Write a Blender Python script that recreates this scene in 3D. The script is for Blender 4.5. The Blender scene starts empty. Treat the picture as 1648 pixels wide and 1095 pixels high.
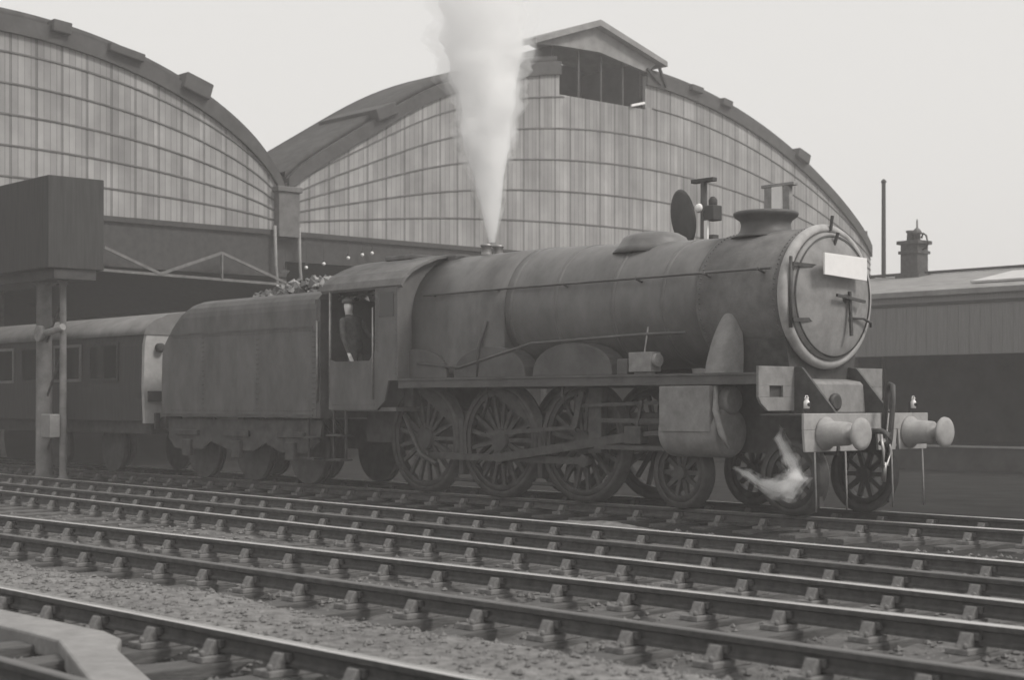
import bpy, math, random
from mathutils import Vector, Matrix, noise
random.seed(7)
R = math.radians
sc = bpy.context.scene

# ------------------------------------------------------------------ camera, world, sun, exposure
F, HX, HY, CAM_H = 2600.0, 824.0, 650.0, 1.38          # photo pixels, photo is 1648 x 1095
cam_d = bpy.data.cameras.new('camera')
cam = bpy.data.objects.new('camera', cam_d)
sc.collection.objects.link(cam)
cam.location = (0, 0, CAM_H)
cam.rotation_euler = (R(90), 0, 0)
cam_d.sensor_width = 36.0
cam_d.lens = 36.0 * F / 1648.0
cam_d.shift_y = (HY - 547.5) / 1648.0
cam_d.clip_start, cam_d.clip_end = 0.1, 2000
cam_d.dof.use_dof = True
cam_d.dof.focus_distance = 21.0
cam_d.dof.aperture_fstop = 2.2
sc.camera = cam

SUN_EL, SUN_AZ = R(48), R(118)     # azimuth clockwise from +Y
w = bpy.data.worlds.new('World')
sc.world = w
w.use_nodes = True
nt = w.node_tree
nt.nodes.clear()
sky = nt.nodes.new('ShaderNodeTexSky')
sky.sky_type = 'NISHITA'
sky.sun_disc = False
sky.sun_elevation = SUN_EL
sky.sun_rotation = SUN_AZ
sky.air_density = 1.0
sky.dust_density = 6.0
sky.ozone_density = 1.0
bw = nt.nodes.new('ShaderNodeRGBToBW')
mixn = nt.nodes.new('ShaderNodeMix')
mixn.data_type = 'FLOAT'
mixn.inputs[0].default_value = 0.8
mixn.inputs[3].default_value = 7.6            # even overcast veil
tint = nt.nodes.new('ShaderNodeMix')
tint.data_type = 'RGBA'
tint.blend_type = 'MULTIPLY'
tint.inputs[0].default_value = 1.0
tint.inputs[7].default_value = (1.0, 0.982, 0.955, 1)
bg = nt.nodes.new('ShaderNodeBackground')
bg.inputs[1].default_value = 0.105
wo = nt.nodes.new('ShaderNodeOutputWorld')
L = nt.links.new
L(sky.outputs[0], bw.inputs[0])
L(bw.outputs[0], mixn.inputs[2])
L(mixn.outputs[0], tint.inputs[6])
L(tint.outputs[2], bg.inputs[0])
L(bg.outputs[0], wo.inputs[0])

sun_d = bpy.data.lights.new('sun', 'SUN')
sun_d.energy = 1.9
sun_d.angle = R(14)
sun_d.color = (1.0, 0.965, 0.92)
sun = bpy.data.objects.new('sun', sun_d)
sc.collection.objects.link(sun)
sv = Vector((math.sin(SUN_AZ) * math.cos(SUN_EL), math.cos(SUN_AZ) * math.cos(SUN_EL), math.sin(SUN_EL)))
sun.rotation_euler = sv.to_track_quat('Z', 'Y').to_euler()
sun.location = (20, -20, 30)

sc.view_settings.view_transform = 'Standard'
sc.view_settings.look = 'None'
sc.view_settings.exposure = 0.25
sc.view_settings.gamma = 1.0
sc.cycles.volume_bounces = 32
sc.cycles.max_bounces = 32
sc.cycles.transparent_max_bounces = 8

# ------------------------------------------------------------------ the track frame: s forward along the railway, t towards the near side
BETA = R(41.8)
SB, CB = math.sin(BETA), math.cos(BETA)
ORG = (3.97, 20.47)
RZ = BETA - R(90)


def W(s, t, z=0.0):
    return Vector((ORG[0] + s * SB - t * CB, ORG[1] - s * CB - t * SB, z))


# ------------------------------------------------------------------ materials
def mat(name, v, rough=0.8, var=0.35, scale=6.0, metal=0.0, spec=0.3, bump=0.0, bscale=30.0, tone=(1, .985, .975), streak=None):
    m = bpy.data.materials.new(name)
    m.use_nodes = True
    n = m.node_tree
    n.nodes.clear()
    out = n.nodes.new('ShaderNodeOutputMaterial')
    p = n.nodes.new('ShaderNodeBsdfPrincipled')
    p.inputs['Roughness'].default_value = rough
    p.inputs['Metallic'].default_value = metal
    p.inputs['Specular IOR Level'].default_value = spec
    n.links.new(p.outputs[0], out.inputs[0])
    tc = n.nodes.new('ShaderNodeTexCoord')
    mp = n.nodes.new('ShaderNodeMapping')
    mp.inputs['Scale'].default_value = streak or (1, 1, 1)
    n.links.new(tc.outputs['Object'], mp.inputs[0])
    nz = n.nodes.new('ShaderNodeTexNoise')
    nz.inputs['Scale'].default_value = scale
    nz.inputs['Detail'].default_value = 8
    nz.inputs['Roughness'].default_value = 0.65
    n.links.new(mp.outputs[0], nz.inputs[0])
    r = n.nodes.new('ShaderNodeValToRGB')
    lo, hi = v * (1 - var), v * (1 + var)
    r.color_ramp.elements[0].position = 0.3
    r.color_ramp.elements[1].position = 0.7
    r.color_ramp.elements[0].color = (lo * tone[0], lo * tone[1], lo * tone[2], 1)
    r.color_ramp.elements[1].color = (hi * tone[0], hi * tone[1], hi * tone[2], 1)
    n.links.new(nz.outputs[0], r.inputs[0])
    n.links.new(r.outputs[0], p.inputs['Base Color'])
    if bump:
        b = n.nodes.new('ShaderNodeTexNoise')
        b.inputs['Scale'].default_value = bscale
        b.inputs['Detail'].default_value = 6
        n.links.new(mp.outputs[0], b.inputs[0])
        bn = n.nodes.new('ShaderNodeBump')
        bn.inputs['Strength'].default_value = bump
        bn.inputs['Distance'].default_value = 0.02
        n.links.new(b.outputs[0], bn.inputs['Height'])
        n.links.new(bn.outputs[0], p.inputs['Normal'])
    return m


M = dict(
    loco=mat('sooty_black_paint', .08, .55, .4, 2.5, spec=.4, bump=.15, bscale=14),
    boiler=mat('sooty_boiler_cladding', .12, .45, .4, 1.6, spec=.5, bump=.1, bscale=8, streak=(1.3, 1, .8)),
    frame=mat('oily_frames', .062, .6, .5, 5, spec=.35),
    smokebox=mat('burnt_smokebox_paint', .14, .7, .3, 4, spec=.3, bump=.2, bscale=20),
    doorgrey=mat('ash_grey_smokebox_door', .25, .7, .25, 4, spec=.3, bump=.2, bscale=14),
    ringgrey=mat('ash_grey_ring', .36, .7, .25, 5, spec=.3),
    cabside=mat('dusty_cab_paint', .11, .55, .35, 2.2, spec=.4, streak=(1.2, 1.2, .6)),
    litplate=mat('plate_with_painted_light', .22, .8, .25, 6),  # paler grey stands in for light caught by front plates and casings
    beam=mat('faded_buffer_beam_paint', .32, .7, .2, 6, bump=.1),
    steel=mat('worn_steel', .3, .45, .3, 8, metal=.7),
    railtop=mat('polished_rail_head', .75, .3, .15, 5, metal=.9, streak=(.6, 8, 8)),
    railrust=mat('rusty_rail_web', .07, .85, .4, 9),
    raildull=mat('dull_rail_head', .16, .6, .3, 6, metal=.3, streak=(.6, 8, 8)),
    chair=mat('rusty_cast_iron', .17, .8, .35, 20, bump=.2),
    sleeper=mat('weathered_sleeper_timber', .10, .9, .45, 7, bump=.5, bscale=22, streak=(5, .6, 5)),
    postgrey=mat('sooty_post_paint', .15, .8, .35, 4),
    pier=mat('sooty_pier_iron', .13, .8, .3, 4),
    coachroof=mat('sooty_coach_roof', .15, .7, .3, 2.5),
    coachend=mat('pale_coach_end_paint', .34, .7, .25, 3),
    tyre=mat('oily_tyre', .085, .6, .4, 6, metal=.3),
    motion=mat('oily_motion_steel', .075, .5, .4, 8, metal=.4),
    white=mat('white_paint', .82, .6, .05, 8),
    lampwhite=mat('white_lamp_paint', .85, .5, .06, 8),
    glass=mat('dark_window_glass', .02, .1, .1, 4, spec=.5),
    canvas=mat('pale_canvas', .36, .9, .25, 8, bump=.3, bscale=25, streak=(3, 3, .7)),
    ironpale=mat('grey_painted_iron', .24, .7, .3, 6),
    irondark=mat('dark_painted_iron', .045, .7, .35, 5),
    slate=mat('dark_roof_slate', .06, .8, .35, 3, bump=.2),
    slatepale=mat('pale_roof_slate', .24, .8, .25, 2.2, bump=.25, bscale=6),
    rooflight=mat('milky_roof_glazing', .5, .4, .15, 3),
    transom=mat('grey_transom_paint', .13, .8, .3, 3),
    verge=mat('dark_verge_board', .07, .8, .3, 3),
    valance=mat('grey_valance_boards', .20, .85, .18, 3, streak=(9, 9, .5)),
    darkwall=mat('soot_black_brick', .06, .95, .4, 1.5, spec=.05),
    brick=mat('sooty_chimney_brick', .075, .9, .4, 7, bump=.4, bscale=18),
    pot=mat('weathered_chimney_pot', .13, .8, .3, 8),
    stone=mat('pale_worn_stone', .25, .85, .2, 5, bump=.4, bscale=18),
    ash=mat('pale_clinker_ash', .2, .95, .4, 9, bump=.6, bscale=22),
    coal=mat('coal', .06, .4, .5, 9, spec=.6),
    coalglint=mat('painted_coal_glints', .30, .4, .3, 9, spec=.6),  # pale grey stands in for glints on the coal
    skin=mat('skin', .7, .6, .06, 9),
    overalls=mat('dark_cloth', .09, .9, .3, 12),
    stonechip=mat('ballast_stone', .16, .9, .3, 25),
    timberdark=mat('tarred_boards', .045, .9, .3, 2.5, streak=(7, 7, .5)),
    concrete=mat('platform_coping', .3, .9, .2, 3),
)


def gable_material():
    m = mat('weathered_gable_boards', .285, .85, .12, 1.2)
    n = m.node_tree
    p = [x for x in n.nodes if x.type == 'BSDF_PRINCIPLED'][0]
    ramp = [x for x in n.nodes if x.type == 'VALTORGB'][0]
    uv = n.nodes.new('ShaderNodeUVMap')
    sep = n.nodes.new('ShaderNodeSeparateXYZ')
    n.links.new(uv.outputs[0], sep.inputs[0])

    def math_(op, a, b=None):
        k = n.nodes.new('ShaderNodeMath')
        k.operation = op
        if hasattr(a, 'links'):
            n.links.new(a, k.inputs[0])
        else:
            k.inputs[0].default_value = a
        if b is not None:
            if hasattr(b, 'links'):
                n.links.new(b, k.inputs[1])
            else:
                k.inputs[1].default_value = b
        return k.outputs[0]
    u = math_('MULTIPLY', sep.outputs[0], 1 / .17)
    row = math_('FLOOR', math_('MULTIPLY', sep.outputs[1], 6.0))
    cell = math_('FLOOR', u)
    comb = n.nodes.new('ShaderNodeCombineXYZ')
    n.links.new(cell, comb.inputs[0])
    n.links.new(row, comb.inputs[1])
    wn = n.nodes.new('ShaderNodeTexWhiteNoise')
    wn.noise_dimensions = '2D'
    n.links.new(comb.outputs[0], wn.inputs['Vector'])
    f1 = math_('ADD', math_('MULTIPLY', wn.outputs[0], .3), .85)          # each board its own weathering
    fr = math_('FRACT', u)
    gap = math_('LESS_THAN', fr, .13)
    heavy = math_('LESS_THAN', math_('FRACT', math_('MULTIPLY', sep.outputs[0], 1 / .68)), .11)
    f2 = math_('MULTIPLY', math_('SUBTRACT', 1.0, math_('MULTIPLY', gap, .32)), math_('SUBTRACT', 1.0, math_('MULTIPLY', heavy, .38)))
    wide = n.nodes.new('ShaderNodeTexNoise')
    wide.inputs['Scale'].default_value = 1.0
    wide.inputs['Detail'].default_value = 3
    c2 = n.nodes.new('ShaderNodeCombineXYZ')
    n.links.new(math_('MULTIPLY', sep.outputs[0], .75), c2.inputs[0])
    n.links.new(math_('MULTIPLY', sep.outputs[1], 1.6), c2.inputs[1])
    n.links.new(c2.outputs[0], wide.inputs[0])
    f3 = math_('ADD', math_('MULTIPLY', wide.outputs[0], 1.2), .38)
    f = math_('MULTIPLY', math_('MULTIPLY', f1, f2), f3)
    mx = n.nodes.new('ShaderNodeMix')
    mx.data_type = 'RGBA'
    mx.blend_type = 'MULTIPLY'
    mx.inputs[0].default_value = 1
    n.links.new(ramp.outputs[0], mx.inputs[6])
    n.links.new(f, mx.inputs[7])
    n.links.new(mx.outputs[2], p.inputs['Base Color'])
    bn = n.nodes.new('ShaderNodeBump')
    bn.inputs['Strength'].default_value = .5
    bn.inputs['Distance'].default_value = .02
    n.links.new(f2, bn.inputs['Height'])
    n.links.new(bn.outputs[0], p.inputs['Normal'])
    return m


M['gable'] = gable_material()


def ballast_material():
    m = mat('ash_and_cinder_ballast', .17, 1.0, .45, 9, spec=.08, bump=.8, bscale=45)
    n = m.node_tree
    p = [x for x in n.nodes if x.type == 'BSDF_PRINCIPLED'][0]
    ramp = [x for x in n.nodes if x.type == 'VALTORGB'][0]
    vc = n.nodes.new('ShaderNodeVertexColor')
    vc.layer_name = 'oil_and_shade'
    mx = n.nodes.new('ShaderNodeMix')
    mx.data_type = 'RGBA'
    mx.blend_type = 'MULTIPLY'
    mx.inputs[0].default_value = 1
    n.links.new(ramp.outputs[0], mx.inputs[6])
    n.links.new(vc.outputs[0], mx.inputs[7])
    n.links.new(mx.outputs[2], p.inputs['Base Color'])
    return m


# ------------------------------------------------------------------ mesh builder
class MB:
    def __init__(self):
        self.v, self.f, self.m, self.s, self.uv = [], [], [], [], None

    def add(self, vs, fs, mat=0, smooth=False, X=None):
        o = len(self.v)
        self.v += [tuple(X @ Vector(p)) if X else tuple(p) for p in vs]
        for f in fs:
            self.f.append(tuple(i + o for i in f))
            self.m.append(mat)
            self.s.append(smooth)
        return self

    def box(self, x0, x1, y0, y1, z0, z1, mat=0, X=None):
        vs = [(x, y, z) for x in (x0, x1) for y in (y0, y1) for z in (z0, z1)]
        fs = [(0, 1, 3, 2), (4, 6, 7, 5), (0, 4, 5, 1), (2, 3, 7, 6), (0, 2, 6, 4), (1, 5, 7, 3)]
        return self.add(vs, fs, mat, False, X)

    def lathe(self, prof, axis='x', c=(0, 0, 0), seg=32, mat=0, smooth=True, closed_ends=True):
        """prof: list of (r, a), a along the axis"""
        vs, fs = [], []
        for r, a in prof:
            for k in range(seg):
                th = 2 * math.pi * k / seg
                p, q = r * math.cos(th), r * math.sin(th)
                if axis == 'x':
                    vs.append((c[0] + a, c[1] + p, c[2] + q))
                elif axis == 'y':
                    vs.append((c[0] + q, c[1] + a, c[2] + p))
                else:
                    vs.append((c[0] + p, c[1] + q, c[2] + a))
        n = len(prof)
        for i in range(n - 1):
            for k in range(seg):
                k2 = (k + 1) % seg
                fs.append((i * seg + k, i * seg + k2, (i + 1) * seg + k2, (i + 1) * seg + k))
        self.add(vs, fs, mat, smooth)
        if closed_ends:
            o = len(self.v) - len(vs)
            for i, rev in ((0, True), (n - 1, False)):
                if prof[i][0] > 1e-4:
                    idx = [o + i * seg + k for k in range(seg)]
                    self.f.append(tuple(reversed(idx)) if rev else tuple(idx))
                    self.m.append(mat)
                    self.s.append(False)
        return self

    def tube(self, path, r, seg=10, mat=0, caps=True):
        pts = [Vector(p) for p in path]
        rs = r if isinstance(r, (list, tuple)) else [r] * len(pts)
        vs, fs = [], []
        up = Vector((0, 0, 1))
        for i, p in enumerate(pts):
            d = (pts[min(i + 1, len(pts) - 1)] - pts[max(i - 1, 0)]).normalized()
            a = d.cross(up)
            if a.length < .05:
                a = d.cross(Vector((0, 1, 0)))
            a.normalize()
            b = a.cross(d)
            for k in range(seg):
                th = 2 * math.pi * k / seg
                vs.append(p + (a * math.cos(th) + b * math.sin(th)) * rs[i])
        for i in range(len(pts) - 1):
            for k in range(seg):
                k2 = (k + 1) % seg
                fs.append((i * seg + k, i * seg + k2, (i + 1) * seg + k2, (i + 1) * seg + k))
        self.add(vs, fs, mat, True)
        if caps:
            o = len(self.v) - len(vs)
            n = len(pts)
            self.f += [tuple(reversed([o + k for k in range(seg)])), tuple(o + (n - 1) * seg + k for k in range(seg))]
            self.m += [mat, mat]
            self.s += [False, False]
        return self

    def bar(self, p, q, w, h, mat=0):
        p, q = Vector(p), Vector(q)
        d = q - p
        X = Matrix.Translation(p) @ d.to_track_quat('X', 'Z').to_matrix().to_4x4()
        return self.box(0, d.length, -w / 2, w / 2, -h / 2, h / 2, mat, X)

    def prism(self, poly, plane, a0, a1, mat=0, smooth=False):
        """poly: outline in the plane ('xz','yz','xy'), extruded from a0 to a1"""
        n = len(poly)

        def P(u, v, a):
            return {'xz': (u, a, v), 'yz': (a, u, v), 'xy': (u, v, a)}[plane]
        vs = [P(u, v, a0) for u, v in poly] + [P(u, v, a1) for u, v in poly]
        self.add(vs, [tuple(range(n)), tuple(reversed(range(n, 2 * n)))], mat, False)
        o = len(self.v) - 2 * n
        for k in range(n):
            k2 = (k + 1) % n
            self.f.append((o + k, o + n + k, o + n + k2, o + k2))
            self.m.append(mat)
            self.s.append(smooth)
        return self

    def blob(self, c, rx, ry, rz, seg=12, rings=8, mat=0, jit=0.0):
        prof = [(max(math.sin(math.pi * i / rings), 1e-4), -math.cos(math.pi * i / rings)) for i in range(rings + 1)]
        m2 = MB().lathe(prof, 'z', (0, 0, 0), seg, mat, True, False)
        vs = []
        for p in m2.v:
            k = 1 + jit * noise.noise(Vector(p) * 2.1 + Vector(c) * 3.7)
            vs.append((c[0] + p[0] * rx * k, c[1] + p[1] * ry * k, c[2] + p[2] * rz * k))
        return self.add(vs, m2.f, mat, True)

    def build(self, name, mats, parent=None, bevel=0.0, loc=None, rz=None):
        me = bpy.data.meshes.new(name)
        me.from_pydata(self.v, [], self.f)
        if not isinstance(mats, (list, tuple)):
            mats = [mats]
        for m in mats:
            me.materials.append(m)
        me.polygons.foreach_set('material_index', self.m)
        me.polygons.foreach_set('use_smooth', self.s)
        if self.uv:
            l = me.uv_layers.new(name='UVMap')
            for poly in me.polygons:
                for li in poly.loop_indices:
                    l.data[li].uv = self.uv[me.loops[li].vertex_index]
        me.update()
        import bmesh
        bm = bmesh.new()
        bm.from_mesh(me)
        bmesh.ops.recalc_face_normals(bm, faces=bm.faces)
        bm.to_mesh(me)
        bm.free()
        o = bpy.data.objects.new(name, me)
        sc.collection.objects.link(o)
        if parent:
            o.parent = parent
        if loc is not None:
            o.location = loc
        if rz is not None:
            o.rotation_euler.z = rz
        if bevel:
            b = o.modifiers.new('bevel', 'BEVEL')
            b.width = bevel
            b.segments = 2
            b.limit_method = 'ANGLE'
            b.angle_limit = R(40)
        return o


def tag(o, label, cat, group=None, kind=None):
    o['label'] = label
    o['category'] = cat
    if group:
        o['group'] = group
    if kind:
        o['kind'] = kind
    return o


def thing(name, label, cat, s, t, z=0.0, group=None, rz=0.0):
    """an Empty in the track frame: children use x = forward, y = away from the camera, z up"""
    o = bpy.data.objects.new(name, None)
    sc.collection.objects.link(o)
    o.location = W(s, t, z)
    o.rotation_euler.z = RZ + rz
    return tag(o, label, cat, group)


def framed(mb, name, mats, s=0, t=0, z=0, bevel=0):
    return mb.build(name, mats, None, bevel, W(s, t, z), RZ)


# ------------------------------------------------------------------ ground and ballast
g = MB()
g.add([(-260, -120, 0), (260, -120, 0), (260, 300, 0), (-260, 300, 0)], [(0, 1, 2, 3)])
gm = mat('black_cinder_ground', .03, 1.0, .4, 1.2, spec=0.02, bump=.6, bscale=25)
go = g.build('ground', gm, None, 0, (0, 0, -.36))
go['kind'] = 'structure'

PITCH = .73
RAILS_T3 = ((6.02, 6.42), (7.86, 7.66), (9.21, 9.19))   # t at s=-2 and s=6, three rails converging slightly


def t_on(pair, s):
    return pair[0] + (pair[1] - pair[0]) * (s + 2) / 8.0


def bed_height(s, t):
    fr = ((s + 100) / PITCH) % 1.0                     # sleepers sit at fr = 0.5
    between = 1 - max(0, 1 - abs(fr - .5) / .28)       # 0 at a sleeper, 1 midway
    z = -.225
    if 3.0 < t < 5.7 or 5.4 < t < 9.3:
        z = -.205 - .035 * between
    if t < 2.9:
        z = -.23
    # hollows under the outer rail, between the timbers
    hol = math.exp(-((t - 9.42) / .26) ** 2)
    z -= .13 * hol * between * (0.6 + .4 * noise.noise(Vector((s * .9, 3, 1))))
    # heaped cinders of the cess
    c = 1 / (1 + math.exp(-(t - 9.75) / .09)) * (1 / (1 + math.exp((t - 11.05) / .10)))
    z += .11 * c
    if t > 11.2:
        z -= .06 * min(1, (t - 11.2) / .3)
    return z + .022 * noise.noise(Vector((s * 2.3, t * 2.3, 0))) + .018 * noise.noise(Vector((s * 7, t * 7, 5))) + .05 * noise.noise(Vector((s * .35, t * .35, 9)))


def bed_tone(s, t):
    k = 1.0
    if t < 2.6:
        k = .26                                        # oil and coal dust, plus painted shade under the locomotive
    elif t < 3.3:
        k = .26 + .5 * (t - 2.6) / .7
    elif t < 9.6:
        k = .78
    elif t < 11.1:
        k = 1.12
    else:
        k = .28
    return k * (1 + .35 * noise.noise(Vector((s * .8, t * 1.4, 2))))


S0, S1, T0, T1, DS = -34.0, 11.5, -3.2, 15.4, .09
ns, ntt = int((S1 - S0) / DS), int((T1 - T0) / DS)
bed = MB()
tones = []
for i in range(ns + 1):
    s = S0 + i * DS
    for j in range(ntt + 1):
        t = T0 + j * DS
        z = bed_height(s, t)
        if i in (0, ns) or j in (0, ntt):
            z = -.5
        bed.v.append((s, -t, z))
        tones.append(max(.12, bed_tone(s, t)))
for i in range(ns):
    for j in range(ntt):
        a = i * (ntt + 1) + j
        bed.f.append((a, a + 1, a + ntt + 2, a + ntt + 1))
bed.m = [0] * len(bed.f)
bed.s = [True] * len(bed.f)
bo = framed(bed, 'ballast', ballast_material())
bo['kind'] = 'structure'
ca = bo.data.color_attributes.new('oil_and_shade', 'FLOAT_COLOR', 'POINT')
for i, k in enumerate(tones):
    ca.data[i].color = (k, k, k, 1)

st = MB()
OCT = [(1, 0, 0), (-1, 0, 0), (0, 1, 0), (0, -1, 0), (0, 0, 1), (0, 0, -1)]
OF = [(0, 2, 4), (2, 1, 4), (1, 3, 4), (3, 0, 4), (2, 0, 5), (1, 2, 5), (3, 1, 5), (0, 3, 5)]
for k in range(21000):
    if k < 11000:
        s, t = random.uniform(-5, 8.5), random.uniform(8.6, 14)
        r = random.choice((.008, .01, .013, .016, .022, .03))
    else:
        s, t = random.uniform(-16, 8), random.uniform(1.6, 9.6)
        r = random.choice((.018, .022, .03, .038))
    z = bed_height(s, t)
    e = [random.uniform(.6, 1.25) for _ in range(6)]
    a = random.uniform(0, 6.28)
    ca_, sa_ = math.cos(a), math.sin(a)
    vs = []
    for q, p in enumerate(OCT):
        x, y, zz = p[0] * e[q], p[1] * e[q], p[2] * e[q] * .75
        vs.append((s + r * (x * ca_ - y * sa_), -t + r * (x * sa_ + y * ca_), z + r * (zz + .25)))
    st.add(vs, OF)
so = framed(st, 'loose_stones', M['stonechip'])
tag(so, 'loose ballast stones and cinders strewn between the rails', 'ballast stones', None, 'stuff')


# ------------------------------------------------------------------ railway tracks
def rail_mesh(x0, y0, x1, y1, head):
    prof = [(-.012, -.145), (.012, -.145), (.034, -.14), (.034, -.118), (.009, -.1), (.009, -.052), (.035, -.042), (.036, -.008),
            (.028, 0), (-.028, 0), (-.036, -.008), (-.035, -.042), (-.009, -.052), (-.009, -.1), (-.034, -.118), (-.034, -.14)]
    n = len(prof)
    d = Vector((x1 - x0, y1 - y0, 0)).normalized()
    nrm = Vector((-d.y, d.x, 0))
    mb = MB()
    vs = [(x0 + nrm.x * a, y0 + nrm.y * a, z) for a, z in prof] + [(x1 + nrm.x * a, y1 + nrm.y * a, z) for a, z in prof]
    fs = [(k, (k + 1) % n, n + (k + 1) % n, n + k) for k in range(n)] + [tuple(range(n)), tuple(range(2 * n - 1, n - 1, -1))]
    mb.add(vs, fs)
    for k in (7, 8, 9):
        mb.m[k] = 1
    return mb


def chair_mb():
    m = MB()
    m.box(-.085, .085, -.18, .18, -.19, -.150)
    for sg in (1, -1):
        m.prism([(sg * .036, -.150), (sg * .13, -.150), (sg * .10, -.11), (sg * .075, -.06), (sg * .05, -.06), (sg * .042, -.09)], 'yz', -.045, .045)
    m.box(-.08, .08, -.048, -.013, -.11, -.06, 1)
    for x_, y_ in ((-.05, .155), (.05, -.155)):
        m.lathe([(.018, 0), (.018, .03), (.01, .036)], 'z', (x_, y_, -.150), 8)
    return m


CH = None
SL = {}


def track(label, s0, s1, rails, tops, over, group=None):
    """rails: list of (t at s=-2, t at s=6); tops: material key of each rail head"""
    global CH
    root = thing('railway_track', label, 'railway track', 0, 0)
    for pr_, tp in zip(rails, tops):
        rail_mesh(s0, -t_on(pr_, s0), s1, -t_on(pr_, s1), None).build('rail', [M['railrust'], M[tp]], root)
    k0 = math.ceil((s0 + 100) / PITCH - .5)
    k = k0
    while (k + .5) * PITCH - 100 < s1:
        s = (k + .5) * PITCH - 100
        ts = [t_on(p, s) for p in rails]
        a, b = min(ts) - over, max(ts) + over
        sl = MB().box(-.13, .13, -(b - a) / 2, (b - a) / 2, -.13, 0).build('sleeper', M['sleeper'], root, .012)
        sl.location = (s + random.uniform(-.02, .02), -(a + b) / 2 + random.uniform(-.03, .03), -.19 + random.uniform(-.006, .0))
        sl.rotation_euler.z = random.uniform(-.012, .012)
        for t in ts:
            if CH is None:
                CH = chair_mb().build('chair', [M['chair'], M['sleeper']], sl, .008)
                c = CH
            else:
                c = CH.copy()
                sc.collection.objects.link(c)
                c.parent = sl
            c.location = (s - sl.location.x, -t - sl.location.y, .19)
        k += 1
    return root


track('railway track that the locomotive and its tender stand on', -34, 9, [(.72, .72), (-.72, -.72)], ['railtop', 'railtop'], .5)
track('track next to the locomotive with one bright and one dull rail', -26, 9, [(3.60, 3.94), (4.93, 5.25)], ['railtop', 'raildull'], .5)
track('wide turnout track of three rails on long timbers', -20, 10, list(RAILS_T3), ['railtop', 'railtop', 'raildull'], .5)
track('nearest track running out of the bottom left corner', -7, 9, [(11.36, 11.32), (12.86, 12.82)], ['railtop', 'raildull'], .3)

# pale stone edging in the near corner
mb = MB()
mb.prism([(-2.5, -11.56), (2.9, -11.50), (3.25, -11.58), (3.6, -11.80), (5.3, -12.40), (5.3, -12.72), (4.4, -12.42), (3.05, -11.92), (2.5, -11.9), (-2.5, -11.95)], 'xy', -.26, -.12)
tag(framed(mb, 'stone_edging', M['stone'], bevel=.02), 'pale bent stone edging lying in the nearest track, bottom left corner', 'stone edging')
# ash heap beside the engine
mb = MB()
NA = 26
for i in range(NA + 1):
    for j in range(NA + 1):
        u, v = i / NA * 2 - 1, j / NA * 2 - 1
        r = math.hypot(u, v)
        h = .09 * max(0, 1 - r ** 2) * (1 + .5 * noise.noise(Vector((u * 3, v * 3, 4)))) - .03 * (r > 1)
        mb.v.append((u * 1.25, v * .42, h + .02 * noise.noise(Vector((u * 9, v * 9, 1)))))
for i in range(NA):
    for j in range(NA):
        a = i * (NA + 1) + j
        mb.f.append((a, a + 1, a + NA + 2, a + NA + 1))
mb.m = [0] * len(mb.f)
mb.s = [True] * len(mb.f)
tag(framed(mb, 'ash_heap', M['ash'], -2.2, 1.95, -.235), 'low heap of pale clinker ash beside the engine cylinder', 'ash heap')

# ------------------------------------------------------------------ train shed
SF = -25.2
shed = thing('train_shed', 'boarded train shed front with two arched gables behind the locomotive', 'train shed', SF, 0)


def arch_r(t):
    u = (t + 22.25) / 13.75
    q = max(0, 1 - u * u)
    return 7.25 + 5.25 * (.68 * q + .32 * math.sqrt(q)) - .3 * math.exp(-((t + 11.0) / 2.6) ** 2)


def arch_l(t):
    u = (t - .2) / 8.9
    q = max(0, 1 - u * u)
    return 6.85 + 3.95 * (.2 * q + .8 * math.sqrt(q))


ARCHES = ((arch_l, -8.6, 9.05), (arch_r, -35.95, -8.75))
ZB = 6.2
HOLE = (-23.2, -19.2, 11.35)                       # dark mouth of the ridge lantern


def ts_of(a, b, n=64):
    # denser near the springings
    return [a + (b - a) * (.5 - .5 * math.cos(math.pi * i / n)) for i in range(n + 1)]


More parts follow.
